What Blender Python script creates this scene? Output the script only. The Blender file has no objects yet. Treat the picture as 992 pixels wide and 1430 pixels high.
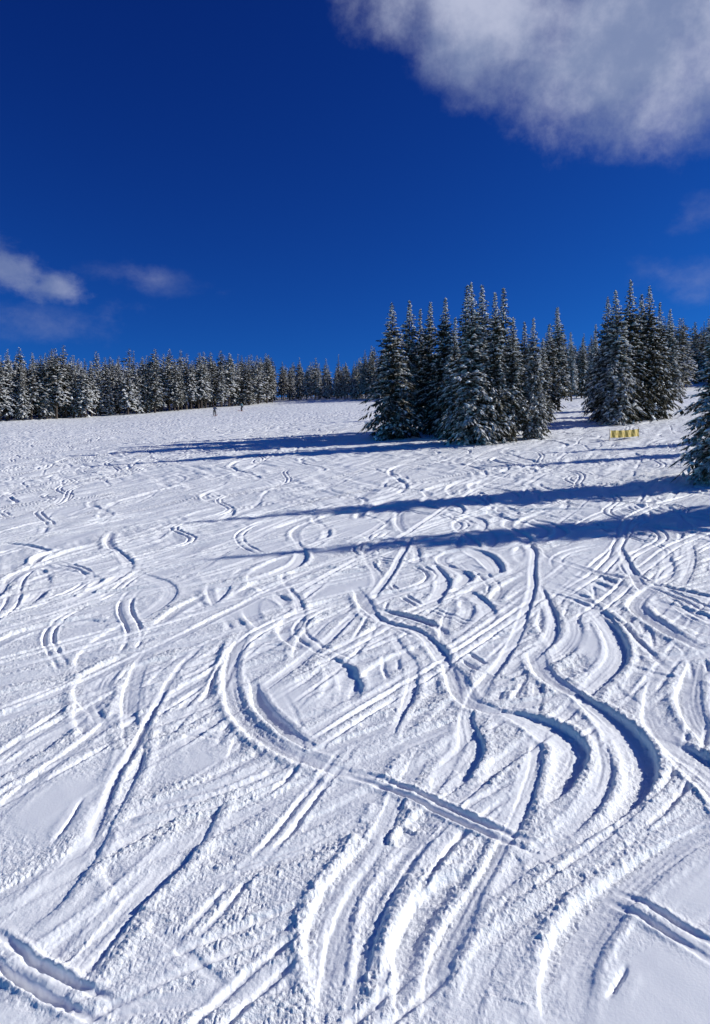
import bpy, math, random
import numpy as np
from mathutils import Vector, Matrix

F=1032.0; CH=5.5; GY0=0.182; GX0=0.04
scene=bpy.context.scene
rng=np.random.default_rng(7); random.seed(7)

# ------------------------------------------------------------ helpers
def ground_pt(px,py):
    u=(px-496)/F; s=(715-py)/F
    D=CH/max(GY0+GX0*u-s,0.012)
    return u*D,D
def hsh(xi,yi,seed):
    n=(xi.astype(np.uint32)*np.uint32(374761393)+yi.astype(np.uint32)*np.uint32(668265263)+np.uint32((seed*362437+1013)&0xffffffff))
    n=(n^(n>>np.uint32(13)))*np.uint32(1274126177)
    n=n^(n>>np.uint32(16))
    return (n&np.uint32(0xffffff)).astype(np.float32)/np.float32(0xffffff)
def vnoise(x,y,seed=0):
    xf=np.floor(x); yf=np.floor(y)
    fx=(x-xf).astype(np.float32); fy=(y-yf).astype(np.float32)
    xi=xf.astype(np.int64); yi=yf.astype(np.int64)
    fx=fx*fx*(3-2*fx); fy=fy*fy*(3-2*fy)
    a=hsh(xi,yi,seed); b=hsh(xi+1,yi,seed); c=hsh(xi,yi+1,seed); d=hsh(xi+1,yi+1,seed)
    return (a+(b-a)*fx)*(1-fy)+(c+(d-c)*fx)*fy
def fbm(x,y,seed,o=3,g=.5):
    s=0;a=1;t=0
    for i in range(o):
        s=s+a*vnoise(x*(2**i)+17.3*i,y*(2**i)-9.1*i,seed+i); t+=a; a*=g
    return s/t
def sstep(a,b,x):
    t=np.clip((x-a)/(b-a),0,1); return t*t*(3-2*t)

def newmat(name):
    m=bpy.data.materials.new(name); m.use_nodes=True
    return m,m.node_tree.nodes,m.node_tree.links,m.node_tree.nodes["Principled BSDF"]

# ------------------------------------------------------------ terrain grid
def logsp(a,b,st):
    n=int(math.log(b/a)/st)+1
    return np.exp(np.linspace(math.log(a),math.log(b),n,endpoint=False))
Ys=np.concatenate([logsp(2.5,5.8,.01),logsp(5.8,32,.0018),logsp(32,100,.0034),logsp(100,260,.008),logsp(260,900,.03),[900]])
uin=np.arange(-.60,.60,.0013)
s1=np.arange(.60,1.1,.005); s2=np.array([1.1,1.2,1.35,1.5,1.8,2.2,2.8,3.6,5.0])
us=np.concatenate([-s2[::-1],-s1[::-1],uin,s1+.0013,s2+.002])
us=np.unique(us)
nr,nc=len(Ys),len(us)
GYv=np.repeat(Ys[:,None],nc,1).astype(np.float32); GXv=(Ys[:,None]*us[None,:]).astype(np.float32)
print("GRID",nr,nc,nr*nc)

def zbase(x,y):
    x=np.asarray(x,dtype=np.float64); y=np.asarray(y,dtype=np.float64)
    xx=np.clip(x,-400,400)
    z=GY0*y+GX0*xx-0.00055*np.maximum(0,y-235)**2
    z=np.maximum(z,GX0*xx-60)
    z=z+ .9*(vnoise(x/45.,y/45.,91)-.5)*sstep(70,140,y)
    z=z+ .16*(vnoise(x/9.,y/12.,93)-.5)*sstep(10,25,y)
    return z

Hh=np.zeros((nr,nc),np.float32)
Rg=np.zeros((nr,nc),np.float32)
Rg+=np.clip((fbm(GXv/1.8,GYv/2.2,5,4,.6)-.36)*3.0,0,.85)
# drawn-out ridges of pushed snow (the criss-crossed, half buried older lines)
def ridges(ang,la,lb,seed):
    c,s=math.cos(math.radians(ang)),math.sin(math.radians(ang))
    U=GXv*c+GYv*s; V=-GXv*s+GYv*c
    w=1.1*vnoise(GXv/2.6,GYv/2.6,seed+5)
    return fbm(U/la,V/lb+w,seed,3,.6)
r1_=ridges(35,3.6,.6,71); r2_=ridges(60,3.0,.7,77); r3_=ridges(118,2.6,.5,83)
sel=sstep(.42,.6,fbm(GXv/3.5,GYv/4,88,2))
Hh+=(.048*(r1_-.5)+.035*(r3_-.5)*sel).astype(np.float32)
best=np.full((nr,nc),1e9,np.float32); sd=np.zeros((nr,nc),np.float32); tp=np.zeros((nr,nc),np.float32)

def resample(P):
    P=np.asarray(P,float)
    seg=np.hypot(*(P[1:]-P[:-1]).T); mid=(P[1:,1]+P[:-1,1])/2
    met=seg/np.clip(.022*mid,.12,1.3)
    cum=np.concatenate([[0],np.cumsum(met)]); n=max(int(cum[-1]),4)
    q=np.linspace(0,cum[-1],n+1)
    return np.stack([np.interp(q,cum,P[:,0]),np.interp(q,cum,P[:,1])],1)
def catmull(P,sub=14):
    P=np.asarray(P,float)
    P=np.vstack([2*P[0]-P[1],P,2*P[-1]-P[-2]])
    out=[]
    for i in range(1,len(P)-2):
        a,b,c,d=P[i-1],P[i],P[i+1],P[i+2]
        for t in np.linspace(0,1,sub,endpoint=False):
            out.append(.5*((2*b)+(-a+c)*t+(2*a-5*b+4*c-d)*t*t+(-a+3*b-3*c+d)*t**3))
    out.append(P[-2]); return np.array(out)

def stamp(P,kind='turn',w0=.12,w1=.22,dep=.06,bank=.05,seed=0,fade=1.0,spray=.5,steady=False):
    P=resample(P)
    if len(P)<4: return
    dd=P[1:]-P[:-1]; L=np.hypot(dd[:,0],dd[:,1])+1e-6
    arc=np.concatenate([[0],np.cumsum(L)]); th=np.unwrap(np.arctan2(dd[:,1],dd[:,0]))
    kap=np.zeros(len(P)); kap[1:-1]=(th[1:]-th[:-1])/((L[1:]+L[:-1])/2)
    k=5; kk=np.convolve(np.pad(kap,k,'edge'),np.ones(2*k+1)/(2*k+1),'valid')
    cur=np.clip(kk*2.6,-1,1)
    reach=(w0+w1+.75) if kind=='turn' else .75
    R0,R1,C0,C1=nr,0,nc,0
    for i in range(len(P)-1):
        p,q=P[i],P[i+1]
        ya,yb=min(p[1],q[1])-reach,max(p[1],q[1])+reach
        if yb<Ys[0]: continue
        ya=max(ya,Ys[0])
        r0,r1=np.searchsorted(Ys,[ya,yb])
        xa,xb=min(p[0],q[0])-reach,max(p[0],q[0])+reach
        ua=min(xa/ya,xa/yb); ub=max(xb/ya,xb/yb)
        c0,c1=np.searchsorted(us,[ua,ub])
        if r1-r0<1 or c1-c0<1: continue
        X=GXv[r0:r1,c0:c1]-p[0]; Y=GYv[r0:r1,c0:c1]-p[1]
        dx,dy=(q-p)/L[i]
        t=np.clip(X*dx+Y*dy,0,L[i])
        ex=X-t*dx; ey=Y-t*dy
        d2=ex*ex+ey*ey
        b=best[r0:r1,c0:c1]; m=d2<b
        b[m]=d2[m]
        sd[r0:r1,c0:c1][m]=(dx*Y-dy*X)[m]
        tp[r0:r1,c0:c1][m]=(t+arc[i])[m]
        R0=min(R0,r0);R1=max(R1,r1);C0=min(C0,c0);C1=max(C1,c1)
    if R1<=R0: return
    B=best[R0:R1,C0:C1]; m=B<reach*reach
    if m.any():
        a=np.sqrt(B[m]); d=np.where(sd[R0:R1,C0:C1][m]>=0,a,-a); t=tp[R0:R1,C0:C1][m]
        h=Hh[R0:R1,C0:C1][m]; rg=Rg[R0:R1,C0:C1][m]
        x=GXv[R0:R1,C0:C1][m]; y=GYv[R0:R1,C0:C1][m]
        d=d+.06*(vnoise(t*.9,t*0,seed+3)-.5)+.016*(vnoise(x*9,y*9,seed+4)-.5)+.018*(vnoise(x*24,y*24,seed+5)-.5)
        ef=np.clip(np.minimum(t,arc[-1]-t)/fade,0,1)
        mod=((.65+.5*vnoise(t*.5,t*0+seed,seed+9)) if steady else (.25+1.0*vnoise(t*.5,t*0+seed,seed+9)))*ef
        if kind=='ski':
            s=w0; w=.04
            fd=ef*(.6+.5*vnoise(t*.35,t*0,seed+8))
            g=np.exp(-((np.abs(d)-s)/w)**4)
            prof=-dep*g*(.85+.2*vnoise(t*2,d*3,seed))
            prof+=bank*.6*(np.exp(-((np.abs(d)-s-.075)/.035)**2)+.7*np.exp(-((d)/.05)**2))*(.5+.9*vnoise(t*6,d*9,seed+2))
            keep=np.clip(np.exp(-(d/(s+.12))**4),0,1)
            h=h*(1-.8*keep*fd)+prof*fd
            rg=np.maximum(rg*(1-.8*g),.5*np.exp(-((np.abs(d)-s-.1)/.12)**2)*ef)
        else:
            c=np.interp(t,arc,cur).astype(np.float32)
            ac=np.abs(c); so=-c/(ac+.08)
            W=w0+w1*ac*(.7+.6*vnoise(t*.8,t*0,seed+5))
            e=d*so
            edge=.014+.008*ac
            dirn=np.where(ac>.08,e,d)
            box=1/(1+np.exp(np.clip((np.abs(d)-W)/edge*2.2,-30,30)))
            tilt=.25+.85*np.clip((dirn/W+1)/2,0,1)
            prof=-dep*box*tilt*(.55+.55*ac)*mod
            prof+=.016*box*(vnoise(d*26,t*.7,seed+6)-.5)*mod
            bk=bank*(.35+.6*ac)*mod
            cl=.45+.35*vnoise(x*6,y*6,seed+7)+.5*vnoise(x*25,y*25,seed+8)
            prof+=bk*np.exp(-((dirn-W-.055)/(.045+.04*ac))**2)*cl
            prof+=bk*.45*np.exp(-((dirn+W+.045)/.035)**2)*cl
            wide=np.exp(-(d/(W+.15))**4)
            h=h*(1-.85*wide*mod.clip(0,1))+prof
            sp=spray*np.exp(-(np.maximum(0,dirn-W)/(.22+.4*ac))**2)*(dirn>W*.4)+.5*spray*np.exp(-(np.maximum(0,-dirn-W)/.13)**2)
            rg=np.maximum(rg*(1-.75*box*ef),sp*mod)
        Hh[R0:R1,C0:C1][m]=h; Rg[R0:R1,C0:C1][m]=rg
    best[R0:R1,C0:C1]=1e9

def skipath(cx,cy,base,A,wl,ln,ph):
    st=.2; n=int(ln/st); s=(np.arange(n)-n/2)*st
    k=np.cumsum(np.ones(n)*st*2*np.pi/wl*(1+.35*np.sin(s/6+ph*3)))
    th=base+A*np.sin(k+ph)*(1+.3*np.sin(s/11+ph*5))+.2*np.sin(s/15+ph)
    x=np.cumsum(np.cos(th))*st; y=np.cumsum(np.sin(th))*st
    x+=cx-x[n//2]; y+=cy-y[n//2]
    return np.stack([x,y],1)
N=520
for i in range(N):
    D=math.exp(rng.uniform(math.log(8.5),math.log(150))); u=rng.uniform(-.62,.62)
    if u>.0 and D>60 and rng.random()<.4: continue
    rr=rng.random()
    if rr<.50:
        base=math.radians(rng.uniform(205,245)); A=math.radians(rng.uniform(3,22)); wl=rng.uniform(12,40)
    else:
        base=math.radians(rng.uniform(225,280)); A=math.radians(rng.uniform(22,56)); wl=rng.uniform(7,17)
    ln=rng.uniform(.4,1.5)*max(11,D*.75)
    P=skipath(u*D,D,base,A,wl,ln,rng.uniform(0,6.28))
    P=P[P[:,1]>11] if rng.random()<.65 else P[P[:,1]>5]
    if len(P)<20: continue
    sc=.80+min(D,90)/42
    if rng.random()<.25: stamp(P,'ski',w0=rng.uniform(.08,.17),dep=.045*sc,bank=.025,seed=i)
    else: stamp(P,'turn',w0=rng.uniform(.04,.12),w1=rng.uniform(.06,.22),dep=rng.uniform(.035,.08)*sc,bank=rng.uniform(.03,.06)*sc,seed=i,spray=rng.uniform(.3,.8))

hand=[
('turn',[(400,1372),(560,1335),(700,1290),(860,1210),(1000,1130)],dict(w0=.10,w1=.1,dep=.03,bank=.05)),
('turn',[(-20,1440),(150,1412),(300,1388),(440,1345),(560,1270)],dict(w0=.08,w1=.1,dep=.04,bank=.06)),
('turn',[(200,1270),(330,1215),(440,1180),(540,1120)],dict(w0=.10,w1=.1,dep=.02,bank=.04)),
('turn',[(-20,1010),(120,950),(250,890),(430,800),(520,770)],dict(w0=.1,w1=.15,dep=.06)),
('turn',[(-20,1060),(100,1000),(230,930),(330,880)],dict(w0=.1,w1=.15,dep=.06)),
('turn',[(-20,1150),(60,1080),(140,1020),(230,940),(270,900)],dict(w0=.1,w1=.2,dep=.07)),
('turn',[(130,1215),(280,1165),(420,1100),(520,1060),(640,1010),(860,950),(1010,905)],dict(w0=.11,w1=.1,dep=.05,bank=.06)),
('turn',[(150,1140),(300,1105),(420,1058),(540,1015),(660,970)],dict(w0=.10,w1=.1,dep=.05,bank=.06)),
('turn',[(400,1050),(440,1020),(520,975),(620,915),(720,845),(800,780)],dict(w0=.10,w1=.1,dep=.05,bank=.06)),
('ski',[(430,1045),(540,975),(640,915),(760,830)],dict(w0=.12,dep=.05,bank=.04)),
('ski',[(160,1150),(300,1115),(430,1065)],dict(w0=.12,dep=.04,bank=.04)),
('ski',[(500,1440),(520,1340),(570,1240),(640,1150),(730,1085)],dict(w0=.13,dep=.045,bank=.03)),
('turn',[(650,1440),(690,1370),(745,1310),(830,1245),(920,1180),(1010,1120)],dict(w0=.2,w1=.2,dep=.04,bank=.05)),
('turn',[(865,760),(885,800),(915,840),(960,870),(1010,890)],dict(w0=.1,w1=.25,dep=.09)),
('turn',[(930,770),(935,800),(900,830),(890,850),(930,880),(1000,915)],dict(w0=.08,w1=.2,dep=.08)),
('turn',[(545,880),(560,905),(580,930),(570,975),(550,1020),(545,1035)],dict(w0=.05,w1=.12,dep=.07)),
('turn',[(600,780),(620,810),(605,840),(570,850)],dict(w0=.05,w1=.2,dep=.10)),
('turn',[(640,790),(690,800),(680,780),(640,760)],dict(w0=.05,w1=.2,dep=.08)),
('turn',[(820,850),(850,880),(862,912),(835,950),(780,1000),(700,1065),(600,1140),(540,1210),(500,1290),(478,1370),(470,1440)],dict(w0=.12,w1=.18,dep=.10,bank=.06,steady=True)),
('turn',[(745,760),(745,800),(735,850),(712,905),(672,958),(652,1000),(655,1045),(620,1085),(560,1110)],dict(w0=.09,w1=.18,dep=.10,steady=True)),
('turn',[(495,820),(530,865),(590,885),(630,935),(655,980),(735,1005),(790,1035),(798,1060),(765,1105),(735,1130)],dict(w0=.09,w1=.18,dep=.10,steady=True)),
('turn',[(745,905),(760,940),(810,975),(860,1015),(884,1060),(875,1105),(820,1150),(740,1200),(640,1250),(600,1300),(580,1370),(570,1440)],dict(w0=.11,w1=.18,dep=.12,bank=.06,steady=True)),
('turn',[(760,1010),(745,1060),(725,1110),(690,1160),(650,1220),(600,1280)],dict(w0=.07,w1=.13,dep=.09)),
('turn',[(825,1000),(840,1040),(845,1080),(820,1130),(760,1180)],dict(w0=.06,w1=.1,dep=.05,bank=.06)),
('turn',[(600,1040),(560,1100),(520,1180),(470,1250),(455,1320),(460,1440)],dict(w0=.1,w1=.15,dep=.04,bank=.09,steady=True)),
('turn',[(930,920),(915,965),(925,1010),(960,1050),(1010,1075)],dict(w0=.09,w1=.2,dep=.08)),
('turn',[(975,920),(962,960),(975,1010),(1010,1050)],dict(w0=.09,w1=.2,dep=.12,steady=True)),
('turn',[(350,870),(326,915),(322,960),(350,1010),(405,1048),(480,1078),(560,1105),(650,1145),(745,1183)],dict(w0=.09,w1=.13,dep=.06,bank=.07)),
('turn',[(352,945),(368,985),(400,1020),(445,1050)],dict(w0=.05,w1=.16,dep=.14,steady=True)),
('turn',[(215,900),(188,950),(180,1000),(185,1050),(165,1105),(130,1165),(110,1200),(60,1260),(-20,1335)],dict(w0=.12,w1=.14,dep=.09,bank=.07)),
('turn',[(280,900),(240,950),(200,1020),(170,1070),(140,1140),(95,1210)],dict(w0=.05,w1=.10,dep=.08)),
('turn',[(260,1180),(170,1280),(110,1350),(20,1440)],dict(w0=.11,w1=.12,dep=.07,bank=.07,steady=True)),
('turn',[(785,1440),(790,1380),(805,1320),(855,1255),(930,1195),(1010,1150)],dict(w0=.11,w1=.14,dep=.11,bank=.05,steady=True)),
('turn',[(600,1440),(612,1350),(650,1270),(700,1180),(745,1080),(750,1030)],dict(w0=.07,w1=.1,dep=.07,bank=.05,steady=True)),
('ski',[(850,1238),(930,1287),(1020,1345)],dict(w0=.10,dep=.07,bank=.035)),
('ski',[(-30,1305),(50,1360),(160,1416)],dict(w0=.11,dep=.085,bank=.05)),
('ski',[(480,1075),(560,1103),(650,1142),(760,1190)],dict(w0=.08,dep=.06,bank=.04)),
('turn',[(70,1178),(95,1148),(118,1112)],dict(w0=.02,w1=.02,dep=.09,bank=.03,fade=.3,spray=.1,steady=True)),
('turn',[(845,1394),(860,1370),(878,1346)],dict(w0=.02,w1=.02,dep=.09,bank=.03,fade=.2,spray=.1,steady=True)),
]
def smooth_patch(px,py,rx,ry):
    x,y=ground_pt(px,py); x2,_=ground_pt(px+rx,py); _,y2=ground_pt(px,py-ry)
    q=((GXv-x)/(x2-x))**2+((GYv-y)/(y2-y))**2
    k=1-np.exp(-q**2)
    global Rg,Hh
    Rg*=k; Hh*=(.15+.85*k)
for p in [(930,1370,150,130),(970,1225,70,50),(80,1125,75,40),(250,1060,90,25),(390,985,50,40),(770,800,50,25),(520,1130,50,25),(30,1400,60,50),(900,1010,40,40),(690,780,50,20),(330,850,40,15),(830,900,40,25),(760,1290,50,30),(190,1350,60,40),(700,990,30,20)]:
    smooth_patch(*p)
for i,(k,pts,kw) in enumerate(hand):
    W=[ground_pt(*p) for p in catmull(pts)]
    stamp(W,k,seed=500+i,**kw)
lim=.11+.07*sstep(15,60,GYv)
Hh=(lim*np.tanh(Hh/lim)).astype(np.float32)

near=1/(1+(GYv/60)**2)
Hh+= (Rg*(.019*(fbm(GXv*11,GYv*11,31,2)-.5)+.020*(np.abs(vnoise(GXv*26,GYv*26,37)-.5)*2-.5)+.07*np.maximum(0,vnoise(GXv*17,GYv*17,39)-.76))*(.5+.5*near)).astype(np.float32)
Hh+= (.006*(fbm(GXv*3,GYv*2.4,41,2)-.5)).astype(np.float32)
far=sstep(12,40,GYv)*(1-sstep(160,230,GYv))
Hh+= (far*(.17*(r2_-.5)+.11*(r3_-.5)*sel)).astype(np.float32)
co=np.empty((nr,nc,3),np.float32)
co[...,0]=GXv; co[...,1]=GYv; co[...,2]=zbase(GXv,GYv)+Hh

def mesh_grid(name,co):
    nr,nc=co.shape[:2]
    me=bpy.data.meshes.new(name)
    me.vertices.add(nr*nc); me.vertices.foreach_set("co",co.reshape(-1))
    idx=np.arange(nr*nc,dtype=np.int32).reshape(nr,nc)
    q=np.stack([idx[:-1,:-1],idx[:-1,1:],idx[1:,1:],idx[1:,:-1]],-1).reshape(-1)
    nf=(nr-1)*(nc-1)
    me.loops.add(nf*4); me.loops.foreach_set("vertex_index",q)
    me.polygons.add(nf); me.polygons.foreach_set("loop_start",np.arange(0,nf*4,4,dtype=np.int32))
    me.polygons.foreach_set("use_smooth",np.ones(nf,bool))
    me.update(calc_edges=True)
    return me
me=mesh_grid("snow_slope",co)
at=me.attributes.new("churn",'FLOAT','POINT'); at.data.foreach_set("value",np.ascontiguousarray(np.clip(Rg,0,1)).reshape(-1))
slope=bpy.data.objects.new("snow_slope",me); scene.collection.objects.link(slope)

m,n,l,b=newmat("snow")
b.inputs["Base Color"].default_value=(.965,.97,.965,1); b.inputs["Roughness"].default_value=.5
b.inputs["Specular IOR Level"].default_value=.35
tc=n.new("ShaderNodeTexCoord"); ns=n.new("ShaderNodeTexNoise"); ns.inputs["Scale"].default_value=36; ns.inputs["Detail"].default_value=3; ns.inputs["Roughness"].default_value=.7
l.new(tc.outputs["Object"],ns.inputs["Vector"])
at_=n.new("ShaderNodeAttribute"); at_.attribute_name="churn"
mm=n.new("ShaderNodeMath"); mm.operation='MULTIPLY_ADD'; mm.inputs[1].default_value=.88; mm.inputs[2].default_value=.12
l.new(at_.outputs["Fac"],mm.inputs[0])
bp=n.new("ShaderNodeBump"); bp.inputs["Distance"].default_value=.026
l.new(mm.outputs[0],bp.inputs["Strength"]); l.new(ns.outputs["Fac"],bp.inputs["Height"]); l.new(bp.outputs[0],b.inputs["Normal"])
slope.data.materials.append(m)

# ------------------------------------------------------------ tree materials
def needles(name,bias,green,nz=.45):
    m,n,l,b=newmat(name)
    g=n.new("ShaderNodeNewGeometry"); sx=n.new("ShaderNodeSeparateXYZ"); l.new(g.outputs["Normal"],sx.inputs[0])
    tc=n.new("ShaderNodeTexCoord"); ns=n.new("ShaderNodeTexNoise"); ns.inputs["Scale"].default_value=2.2; ns.inputs["Detail"].default_value=4; ns.inputs["Roughness"].default_value=.7
    l.new(tc.outputs["Object"],ns.inputs["Vector"])
    a=n.new("ShaderNodeMath"); a.operation='MULTIPLY_ADD'; a.inputs[1].default_value=nz; l.new(sx.outputs["Z"],a.inputs[0]); 
    a2=n.new("ShaderNodeMath"); a2.operation='MULTIPLY_ADD'; a2.inputs[1].default_value=1.6; l.new(ns.outputs["Fac"],a2.inputs[0]); l.new(a2.outputs[0],a.inputs[2])
    oi=n.new("ShaderNodeObjectInfo"); rb=n.new("ShaderNodeMath"); rb.operation='MULTIPLY_ADD'; rb.inputs[1].default_value=.28; rb.inputs[2].default_value=bias-.14
    l.new(oi.outputs["Random"],rb.inputs[0]); l.new(rb.outputs[0],a2.inputs[2])
    mr=n.new("ShaderNodeMapRange"); mr.interpolation_type='SMOOTHSTEP'; mr.inputs["From Min"].default_value=.0; mr.inputs["From Max"].default_value=.5
    l.new(a.outputs[0],mr.inputs["Value"])
    mx=n.new("ShaderNodeMixRGB"); mx.inputs[1].default_value=green; mx.inputs[2].default_value=(.78,.78,.78,1)
    l.new(mr.outputs[0],mx.inputs[0]); l.new(mx.outputs[0],b.inputs["Base Color"])
    b.inputs["Roughness"].default_value=.75; b.inputs["Specular IOR Level"].default_value=.12
    return m
M_N=needles("snowy_needles",-.98,(.055,.050,.028,1))
M_F=needles("frosted_needles",-.82,(.07,.064,.042,1))
m,n,l,b=newmat("bark"); b.inputs["Roughness"].default_value=.9
ns=n.new("ShaderNodeTexNoise"); ns.inputs["Scale"].default_value=14; cr=n.new("ShaderNodeValToRGB"); cr.color_ramp.elements[0].color=(.03,.022,.018,1); cr.color_ramp.elements[1].color=(.12,.09,.07,1)
l.new(ns.outputs["Fac"],cr.inputs[0]); l.new(cr.outputs[0],b.inputs["Base Color"]); M_B=m
m,n,l,b=newmat("branch_snow"); b.inputs["Base Color"].default_value=(.88,.89,.9,1); b.inputs["Roughness"].default_value=.6; M_S=m

def make_spruce(name,seed,H,Rm,bare,nb,blades,lumps,mat,full=.85,bladew=.075):
    r=np.random.default_rng(seed)
    V=[];Fc=[];Mi=[];nv=0
    K=8; hs=np.array([-.6,0,.3,.6,.85,1.0])*H; hs[0]=-.6; rad=np.array([.017,.014,.010,.007,.003,.0006])*H
    jx=np.cumsum(r.normal(0,.003*H,6)); jx[:2]=0
    for h_,r_,j in zip(hs,rad,jx):
        a=np.arange(K)*2*np.pi/K; V.append(np.stack([j+r_*np.cos(a),r_*np.sin(a),np.full(K,h_)],1))
    for i in range(5):
        for k in range(K):
            Fc.append((nv+i*K+k,nv+i*K+(k+1)%K,nv+(i+1)*K+(k+1)%K,nv+(i+1)*K+k)); Mi.append(1)
    nv+=6*K
    lob=r.uniform(.66,1.2,(14,7))
    ts=bare+(1-bare)*(np.linspace(0,1,nb)**1.0)*.985
    az=0
    for t in ts:
        az+=2.399+r.normal(0,.35)
        t=min(t+r.normal(0,.004),.985)
        tt=(t-bare)/(1-bare); tt=max(tt,0)
        env=((1-tt)**full)*(1-.45*sstep(.72,1.0,np.float64(tt)))
        L=Rm*env*min(1,.66+tt*3.2)*lob[int(tt*13.9)][int(az/6.283*7)%7]*r.uniform(.6,1.12)+.10
        if r.random()<.06: L*=.4
        jt=np.interp(t*H,hs,jx)
        up=.08+.55*tt; dr=.60-.30*tt
        ca,sa=math.cos(az),math.sin(az)
        S=lambda s:np.stack([jt+L*s*ca,L*s*sa,t*H+L*(up*s-dr*s*s)],-1)
        nbk=blades if L>.7 else max(4,int(blades*.45))
        s=np.sort(r.uniform(.12,1,nbk))
        P=S(s); side=np.where(np.arange(nbk)%2==0,1,-1)
        an=az+side*r.uniform(.35,1.15,nbk)
        ln=np.clip(L*.50*(1-.6*s),.09,.8)*r.uniform(.6,1.25,nbk)
        slope_=(up-2*dr*s)*.8-.22-r.uniform(0,.35,nbk)
        dv=np.stack([np.cos(an)*ln,np.sin(an)*ln,slope_*ln],1)
        hg=r.random(nbk)<.28
        dv[hg]=np.stack([np.cos(an[hg])*ln[hg]*.35,np.sin(an[hg])*ln[hg]*.35,-ln[hg]*.8],1)
        dv[-1]=np.array([ca*ln[-1],sa*ln[-1],(up-2*dr)*ln[-1]])
        wv=np.stack([-np.sin(an),np.cos(an),r.normal(0,.25,nbk)],1)*(bladew*min(1,.35+L*.55)*r.uniform(.8,1.9,nbk))[:,None]
        mid=P+dv*.5; mid2=mid-np.array([0,0,.03])
        q=np.stack([P,mid2+wv,P+dv,mid2-wv,mid+np.array([0,0,.02])],1)
        V.append(q.reshape(-1,3))
        for k in range(nbk):
            o=nv+5*k
            Fc+= [(o,o+4,o+1),(o+4,o+2,o+1),(o,o+3,o+4),(o+4,o+3,o+2)]; Mi+=[0]*4
        nv+=5*nbk
        if L>.8:
            pa,pb,pc=S(0.0),S(.45),S(.85); w=np.array([-sa,ca,0])*.022; z=np.array([0,0,.03])
            V.append(np.array([pa-w,pa+w,pa+z,pb-w,pb+w,pb+z,pc]))
            for a_,b_ in((0,1),(1,2),(2,0)):
                Fc.append((nv+a_,nv+b_,nv+3+b_,nv+3+a_)); Fc.append((nv+3+a_,nv+3+b_,nv+6)); Mi+=[1,1]
            nv+=7
        nl=r.poisson(lumps*(.35+min(1,L/1.6)))
        for _ in range(nl):
            s_=r.uniform(.3,1.0); c=S(s_)+np.array([r.normal(0,.12)*L*.5,r.normal(0,.12)*L*.5,.03])
            la=r.uniform(.10,.34)*min(1,.35+L/2.2); lb=la*r.uniform(.35,.7); hh=.06*r.uniform(.6,1.4)
            ar=az+r.normal(0,.6); a=np.arange(6)*np.pi/3
            rr=r.uniform(.7,1.25,6)
            ex=np.cos(a)*la*rr; ey=np.sin(a)*lb*rr
            ring=np.stack([ex*math.cos(ar)-ey*math.sin(ar),ex*math.sin(ar)+ey*math.cos(ar),ex*(up-2*dr*s_)*.8-.02],1)+c
            V.append(np.vstack([ring,c+[0,0,hh],c-[0,0,hh*.6]]))
            for k in range(6):
                Fc.append((nv+k,nv+(k+1)%6,nv+6)); Fc.append((nv+(k+1)%6,nv+k,nv+7)); Mi+=[2,2]
            nv+=8
    me=bpy.data.meshes.new(name)
    me.from_pydata(np.vstack(V).tolist(),[],Fc)
    me.polygons.foreach_set("material_index",np.array(Mi,np.int32))
    me.polygons.foreach_set("use_smooth",np.array(Mi)==2)
    me.materials.append(mat); me.materials.append(M_B); me.materials.append(M_S)
    me.update(); return me

near_tr=[make_spruce("spruce_mesh",100+i,14,rm,ba,400,15,2.1,M_N,full=fu) for i,(rm,ba,fu) in enumerate([(2.9,.03,.9),(2.5,.05,.85),(2.1,.12,.8),(3.0,.02,1.0),(1.8,.16,.75),(2.4,.09,.95)])]
far_tr=[make_spruce("forest_tree_mesh",200+i,14,rm,ba,140,10,.9,M_F,full=fu,bladew=.17) for i,(rm,ba,fu) in enumerate([(2.2,.14,.6),(1.9,.2,.45),(2.4,.10,.75),(2.1,.24,.42),(2.1,.08,.95),(1.8,.18,.55)])]

def zat(x,y): return float(zbase(np.array([x]),np.array([y]))[0])
def put_tree(name,mesh,x,y,Hn,ws=1.0,parent=None):
    o=bpy.data.objects.new(name,mesh); scene.collection.objects.link(o)
    s=Hn/14.0; o.scale=(s*ws,s*ws,s); o.location=(x,y,zat(x,y)-.1)
    o.rotation_euler=(random.gauss(0,.015),random.gauss(0,.015),random.uniform(0,6.28))
    if parent: o.parent=parent
    return o
def near_tree(px,pyb,pyt,v,ws=1.0):
    x,y=ground_pt(px,pyb); return put_tree("snowy_spruce_tree",near_tr[v],x,y,(pyb-pyt)/F*y,ws)
main=[(548,612,420,0,1.15),(572,604,415,2,1.0),(600,603,420,1,1.05),(586,600,428,5,.9),(625,606,412,1,1.05),(646,602,396,5,1.0),(660,620,391,3,1.1),
(632,612,440,3,.95),(674,604,394,2,1),(690,618,405,1,.9),(703,606,400,5,1.1),(716,616,440,4,1),(733,612,447,2,.95),(746,613,442,1,.85),(757,606,470,4,1),(767,590,450,4,1.1),(780,575,428,4,1.1),(798,560,462,4,1.0),(812,556,470,5,1.0),
(845,588,412,0,.9),(862,593,402,1,1.05),(878,588,389,3,1.0),(893,585,408,2,1.0),(907,586,397,0,.95),(922,578,418,5,.9),(936,570,432,2,1.0),(830,575,452,5,.9)]
for t in main: near_tree(*t)
put_tree("snowy_spruce_tree",near_tr[3],16.9,34.4,8.8,1.2)
put_tree("snowy_spruce_tree",near_tr[0],22.4,34.6,13.0,1.0)
put_tree("snowy_spruce_tree",near_tr[1],26.5,28.8,13.8,1.1)
put_tree("snowy_spruce_tree",near_tr[5],28.5,29.9,12.5,1.1)
put_tree("snowy_spruce_tree",near_tr[0],29.5,46.5,10,1.0)
put_tree("snowy_spruce_tree",near_tr[3],36.5,53.0,11,1.0)

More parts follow.
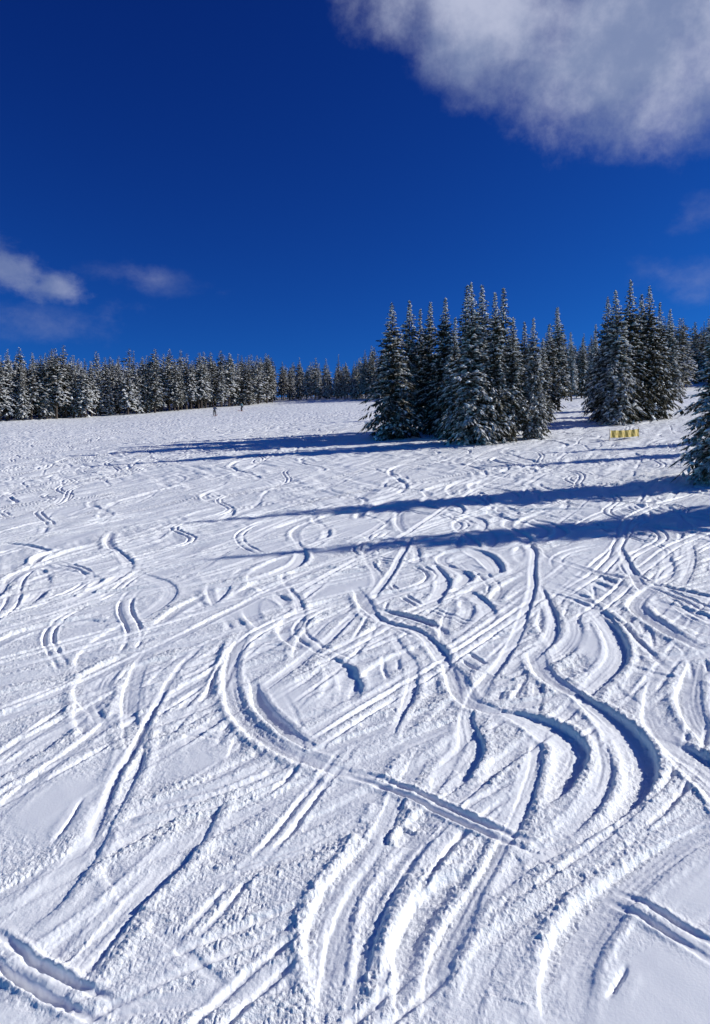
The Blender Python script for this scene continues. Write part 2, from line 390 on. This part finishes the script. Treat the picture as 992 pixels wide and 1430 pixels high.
forest=bpy.data.objects.new("distant_forest",None); scene.collection.objects.link(forest)
def row(px0,px1,step,bx,by,tx,ty,rows,dk=1.05):
    for rrow in range(rows):
        px=px0+random.uniform(0,step)
        while px<px1:
            pb=np.interp(px,bx,by); pt=np.interp(px,tx,ty)+random.gauss(0,7)
            x,y=ground_pt(px,pb); Hn=(pb-pt)/F*y*random.uniform(.80,1.05)
            y2=y*(dk**rrow)+random.uniform(-2,2); x2=x*y2/y
            put_tree("forest_tree",random.choice(far_tr),x2,y2,Hn*(1+.015*rrow),random.uniform(.9,1.45),forest)
            px+=step*random.uniform(.45,1.6)
row(-500,385,9,[-500,0,200,350,400],[615,588,575,564,561],[-500,0,200,330,370,385],[508,492,494,499,490,503],6)
row(388,560,8.5,[380,560],[559,557],[380,420,500,520,560],[510,504,506,490,488],5,1.06)
row(560,790,12,[560,790],[557,553],[560,790],[480,475],3,1.05)
row(775,1500,10,[775,850,940,975,1500],[553,550,547,534,528],[775,800,830,850,930,960,990,1500],[476,480,466,480,452,444,440,425],4,1.05)

# ------------------------------------------------------------ yellow banner
def simple(name,col,rough=.6):
    m,n,l,b=newmat(name); 
    ns=n.new("ShaderNodeTexNoise"); ns.inputs["Scale"].default_value=6
    mx=n.new("ShaderNodeMixRGB"); mx.inputs[1].default_value=(*[c*.85 for c in col],1); mx.inputs[2].default_value=(*col,1); l.new(ns.outputs["Fac"],mx.inputs[0]); l.new(mx.outputs[0],b.inputs["Base Color"])
    b.inputs["Roughness"].default_value=rough; return m
def pyobj(name,V,Fs,mat,parent,smooth=False):
    me=bpy.data.meshes.new(name); me.from_pydata(V,[],Fs); me.materials.append(mat); me.update()
    if smooth: me.polygons.foreach_set("use_smooth",[True]*len(Fs))
    o=bpy.data.objects.new(name,me); scene.collection.objects.link(o); o.parent=parent; return o
def rod(name,a,b,r0,r1,mat,parent,K=8):
    a=Vector(a);b=Vector(b);d=(b-a).normalized(); s=d.orthogonal().normalized(); t=d.cross(s)
    V=[];Fs=[]
    for c,r in((a,r0),(b,r1)):
        for k in range(K):
            an=2*math.pi*k/K; V.append(c+s*math.cos(an)*r+t*math.sin(an)*r)
    for k in range(K): Fs.append((k,(k+1)%K,K+(k+1)%K,K+k))
    Fs.append(tuple(range(K))[::-1]); Fs.append(tuple(range(K,2*K)))
    return pyobj(name,V,Fs,mat,parent)
Ye=simple("yellow_vinyl",(.60,.44,.09)); Bk=simple("black_print",(.10,.09,.06)); Br=simple("brown_print",(.30,.21,.05)); Po=simple("bamboo_pole",(.35,.22,.1))
x,y=ground_pt(873,613); sg=bpy.data.objects.new("yellow_warning_banner",None); scene.collection.objects.link(sg); sg.location=(x,y,zat(x,y)+.05); sg.rotation_euler=(0,0,math.radians(30))
V=[];Fs=[];nx,nz=40,6; w=3.2
for j in range(nz+1):
    for i in range(nx+1):
        X=-w/2+w*i/nx; V.append((X,.04*math.sin(i*.7)+.015*math.sin(j+i*1.7),.12+.56*j/nz-.05*math.sin(math.pi*i/nx)*(1 if j==nz else .7)+X*.09))
for j in range(nz):
    for i in range(nx): a=j*(nx+1)+i; Fs.append((a,a+1,a+nx+2,a+nx+1))
pyobj("banner",V,Fs,Ye,sg,True)
r_=random.Random(3); X=-1.3
k=0
while X<1.25:
    for st in range(r_.choice([1,2])):
        xx=X+.09*st; z0=.32+xx*.09; yy=-.065
        pyobj("letter_stroke_%d"%k,[(xx,yy,z0),(xx+.025,yy,z0),(xx+.025,yy,z0+.15),(xx,yy,z0+.15)],[(0,1,2,3)],Br,sg); k+=1
    zz=.32+X*.09+r_.choice([0,.06,.12]); pyobj("letter_stroke_%d"%k,[(X+.026,-.0655,zz),(X+.10,-.0655,zz),(X+.10,-.0655,zz+.028),(X+.026,-.0655,zz+.028)],[(0,1,2,3)],Br,sg); k+=1
    X+=r_.choice([.19,.19,.34])
for i,X in enumerate((-1.62,0.0,1.62)): rod("pole_%d"%i,(X,.08,-.6),(X,.08,.82+X*.1),.02,.015,Po,sg)

# ------------------------------------------------------------ skiers
def skier(px,pyb,face,jac,pan):
    x,y=ground_pt(px,pyb)
    root=bpy.data.objects.new("skier",None); scene.collection.objects.link(root)
    root.location=(x,y,zat(x,y)+.05); root.rotation_euler=(0,0,face)
    def skin(name,verts,edges,rad,mat,rootv=0):
        me=bpy.data.meshes.new(name); me.from_pydata(verts,edges,[]); me.update()
        o=bpy.data.objects.new(name,me); scene.collection.objects.link(o); o.parent=root
        md=o.modifiers.new("Skin",'SKIN')
        for i,r in enumerate(rad): me.skin_vertices[0].data[i].radius=(r,r); me.skin_vertices[0].data[i].use_root=(i==rootv)
        s=o.modifiers.new("Sub",'SUBSURF'); s.levels=2; s.render_levels=2
        me.materials.append(mat); md.use_smooth_shade=True; return o
    skin("jacket",[(0,.06,.88),(0,0,1.1),(0,-.1,1.36),(0,-.13,1.47),(-.2,-.11,1.38),(-.33,-.24,1.15),(-.28,-.46,1.08),(.2,-.11,1.38),(.33,-.24,1.15),(.28,-.46,1.08)],
      [(0,1),(1,2),(2,3),(2,4),(4,5),(5,6),(2,7),(7,8),(8,9)],[.17,.16,.18,.08,.09,.07,.05,.09,.07,.05],jac)
    skin("trousers",[(0,.06,.88),(-.12,.04,.82),(-.15,-.12,.5),(-.15,.02,.12),(.12,.04,.82),(.15,-.12,.5),(.15,.02,.12)],[(0,1),(1,2),(2,3),(0,4),(4,5),(5,6)],[.17,.13,.1,.085,.13,.1,.085],pan)
    skin("boot_left",[(-.15,.06,.1),(-.15,-.16,.06)],[(0,1)],[.075,.055],Bk); skin("boot_right",[(.15,.06,.1),(.15,-.16,.06)],[(0,1)],[.075,.055],Bk)
    skin("head",[(0,-.15,1.52),(0,-.18,1.62),(0,-.18,1.72)],[(0,1),(1,2)],[.06,.085,.075],Sk); skin("helmet",[(0,-.15,1.66),(0,-.16,1.74)],[(0,1)],[.115,.10],Bk)
    skin("goggles",[(-.07,-.26,1.66),(.07,-.26,1.66)],[(0,1)],[.035,.035],Bk)
    for sx in(-1,1):
        hx=.28*sx; skin("glove_%d"%(sx+1),[(hx,-.46,1.08),(hx,-.56,1.06)],[(0,1)],[.05,.045],Bk)
        rod("ski_pole_%d"%(sx+1),(hx,-.52,1.12),(hx*1.5,.15,.05),.012,.008,Bk,root)
        X=.15*sx; V=[];Fs=[]; pr=[(.85,0,.05),(.4,0,.045),(-.1,0,.04),(-.6,0,.05),(-.85,.05,.045),(-.98,.16,.01)]
        for (yy,zz,ww) in pr: V+=[(X-ww,yy,zz),(X+ww,yy,zz),(X+ww,yy,zz+.02),(X-ww,yy,zz+.02)]
        for i in range(5):
            for a in range(4): Fs.append((4*i+a,4*i+(a+1)%4,4*i+4+(a+1)%4,4*i+4+a))
        Fs+=[(0,1,2,3),(23,22,21,20)]; pyobj("ski_%d"%(sx+1),V,Fs,Rd,root)
Sk=simple("skin",(.5,.33,.25)); Rd=simple("ski_topsheet",(.3,.05,.05))
skier(300,580,.5,simple("navy_jacket",(.03,.05,.12)),simple("black_trousers",(.03,.03,.035)))
skier(338,573,-.9,simple("teal_jacket",(.05,.16,.22)),simple("grey_trousers",(.06,.06,.08)))

# ------------------------------------------------------------ light
SUN_EL=math.radians(26.5); SUN_AZ=math.radians(10.5)
sd_=Vector((math.cos(SUN_EL)*math.cos(SUN_AZ),math.cos(SUN_EL)*math.sin(SUN_AZ),math.sin(SUN_EL)))
L=bpy.data.lights.new("sun",'SUN'); L.energy=5.0; L.angle=math.radians(.5); L.color=(1,.985,.93)
so=bpy.data.objects.new("sun",L); scene.collection.objects.link(so); so.rotation_euler=sd_.to_track_quat('Z','Y').to_euler()

w=bpy.data.worlds.new("World"); scene.world=w; w.use_nodes=True
N_=w.node_tree.nodes; K_=w.node_tree.links; bg=N_["Background"]; bg.inputs[1].default_value=.1
sky=N_.new("ShaderNodeTexSky"); sky.sky_type='NISHITA'; sky.sun_disc=False; sky.sun_elevation=SUN_EL; sky.sun_rotation=math.pi/2-SUN_AZ
sky.altitude=3200; sky.air_density=1; sky.dust_density=0; sky.ozone_density=3
tc=N_.new("ShaderNodeTexCoord"); nrm=N_.new("ShaderNodeVectorMath"); nrm.operation='NORMALIZE'; K_.new(tc.outputs["Generated"],nrm.inputs[0]); DIR=nrm.outputs[0]
def M(op,a,b=None,c=None,clamp=False):
    x=N_.new("ShaderNodeMath"); x.operation=op; x.use_clamp=clamp
    for i,v in enumerate((a,b,c)):
        if v is None: continue
        if isinstance(v,(int,float)): x.inputs[i].default_value=v
        else: K_.new(v,x.inputs[i])
    return x.outputs[0]
def dirof(px,py): return Vector(((px-496)/F,1,(715-py)/F)).normalized()
def blob(px,py,rx,ry,rot=0,wgt=1.0):
    c=dirof(px,py); cr_,sr=math.cos(math.radians(rot)),math.sin(math.radians(rot))
    a=dirof(px+rx*cr_,py+rx*sr)-c; b_=dirof(px-ry*sr,py+ry*cr_)-c
    sub=N_.new("ShaderNodeVectorMath"); sub.operation='SUBTRACT'; K_.new(DIR,sub.inputs[0]); sub.inputs[1].default_value=c
    def dot(v):
        d=N_.new("ShaderNodeVectorMath"); d.operation='DOT_PRODUCT'; K_.new(sub.outputs[0],d.inputs[0]); d.inputs[1].default_value=v; return d.outputs["Value"]
    A=dot(a/a.length_squared); B=dot(b_/b_.length_squared)
    q=M('SQRT',M('ADD',M('MULTIPLY',A,A),M('MULTIPLY',B,B)))
    back=dot(c)
    q=M('ADD',q,M('MULTIPLY',M('MAXIMUM',M('MULTIPLY_ADD',back,-1.0,-.3),0),4)) 
    return M('MULTIPLY',M('SUBTRACT',1.0,q),wgt)
def mx_(l_):
    o=l_[0]
    for z in l_[1:]: o=M('MAXIMUM',o,z)
    return o
def noise(sc,det,ro,dist,off=0,stretch=None):
    mp=N_.new("ShaderNodeMapping"); mp.inputs["Location"].default_value=(off,off*.7,off*1.3)
    if stretch: mp.inputs["Scale"].default_value=stretch
    K_.new(DIR,mp.inputs[0])
    t=N_.new("ShaderNodeTexNoise"); t.inputs["Scale"].default_value=sc; t.inputs["Detail"].default_value=det; t.inputs["Roughness"].default_value=ro; t.inputs["Distortion"].default_value=dist
    K_.new(mp.outputs[0],t.inputs["Vector"]); return t.outputs["Fac"]
def smooth(v,a,b_,lo,hi):
    mr=N_.new("ShaderNodeMapRange"); mr.interpolation_type='SMOOTHSTEP'; K_.new(v,mr.inputs["Value"])
    for nme,x in zip(("From Min","From Max","To Min","To Max"),(a,b_,lo,hi)): mr.inputs[nme].default_value=x
    return mr.outputs[0]
big=mx_([blob(690,10,290,150,14),blob(860,65,285,190,12),blob(1080,20,330,225,0),blob(870,-160,530,280,0)])
n1=noise(8,7,.64,0,2.6); n2=noise(9,6,.6,0,5.1)
db=smooth(M('ADD',big,M('MULTIPLY',M('SUBTRACT',n1,.5),1.5)),.02,.85,0,.93)
small=mx_([blob(0,372,125,42,16),blob(80,400,60,30,12)])
wisp=mx_([blob(215,390,130,22,3),blob(60,450,130,40,-5),blob(965,390,90,44,20),blob(970,300,80,30,-30)])
n3=noise(15,7,.64,0,3.3,(1,1,1.5))
ds=smooth(M('ADD',small,M('MULTIPLY',M('SUBTRACT',n3,.5),2.2)),.0,1.0,0,.6)
dw=smooth(M('ADD',wisp,M('MULTIPLY',M('SUBTRACT',n3,.5),2.6)),.0,1.9,0,.32)
dens=mx_([db,ds,dw])
gm=N_.new("ShaderNodeSeparateColor"); K_.new(sky.outputs[0],gm.inputs[0])
cb=N_.new("ShaderNodeCombineColor")
for i,(k,p) in enumerate(((.06,1.6),(.21,1.7),(.70,1.2))):
    K_.new(M('MULTIPLY',M('POWER',gm.outputs[i],p),k),cb.inputs[i])
cm=N_.new("ShaderNodeMixRGB"); cm.inputs[1].default_value=(2.2,2.8,4.6,1); cm.inputs[2].default_value=(5.0,5.4,7.0,1); K_.new(smooth(n2,.36,.68,0,1),cm.inputs[0])
fx=N_.new("ShaderNodeMixRGB"); K_.new(dens,fx.inputs[0]); K_.new(cb.outputs[0],fx.inputs[1]); K_.new(cm.outputs[0],fx.inputs[2])
K_.new(fx.outputs[0],bg.inputs[0])

# ------------------------------------------------------------ camera
cd=bpy.data.cameras.new("camera"); cam=bpy.data.objects.new("camera",cd); scene.collection.objects.link(cam)
cd.sensor_fit='VERTICAL'; cd.sensor_height=36; cd.lens=36*F/1430; cd.clip_end=3000; cd.clip_start=.1
cam.location=(0,0,CH); cam.rotation_euler=(math.pi/2,0,0); scene.camera=cam
scene.view_settings.view_transform='Standard'; scene.view_settings.look='None'; scene.view_settings.exposure=0
print("DONE")
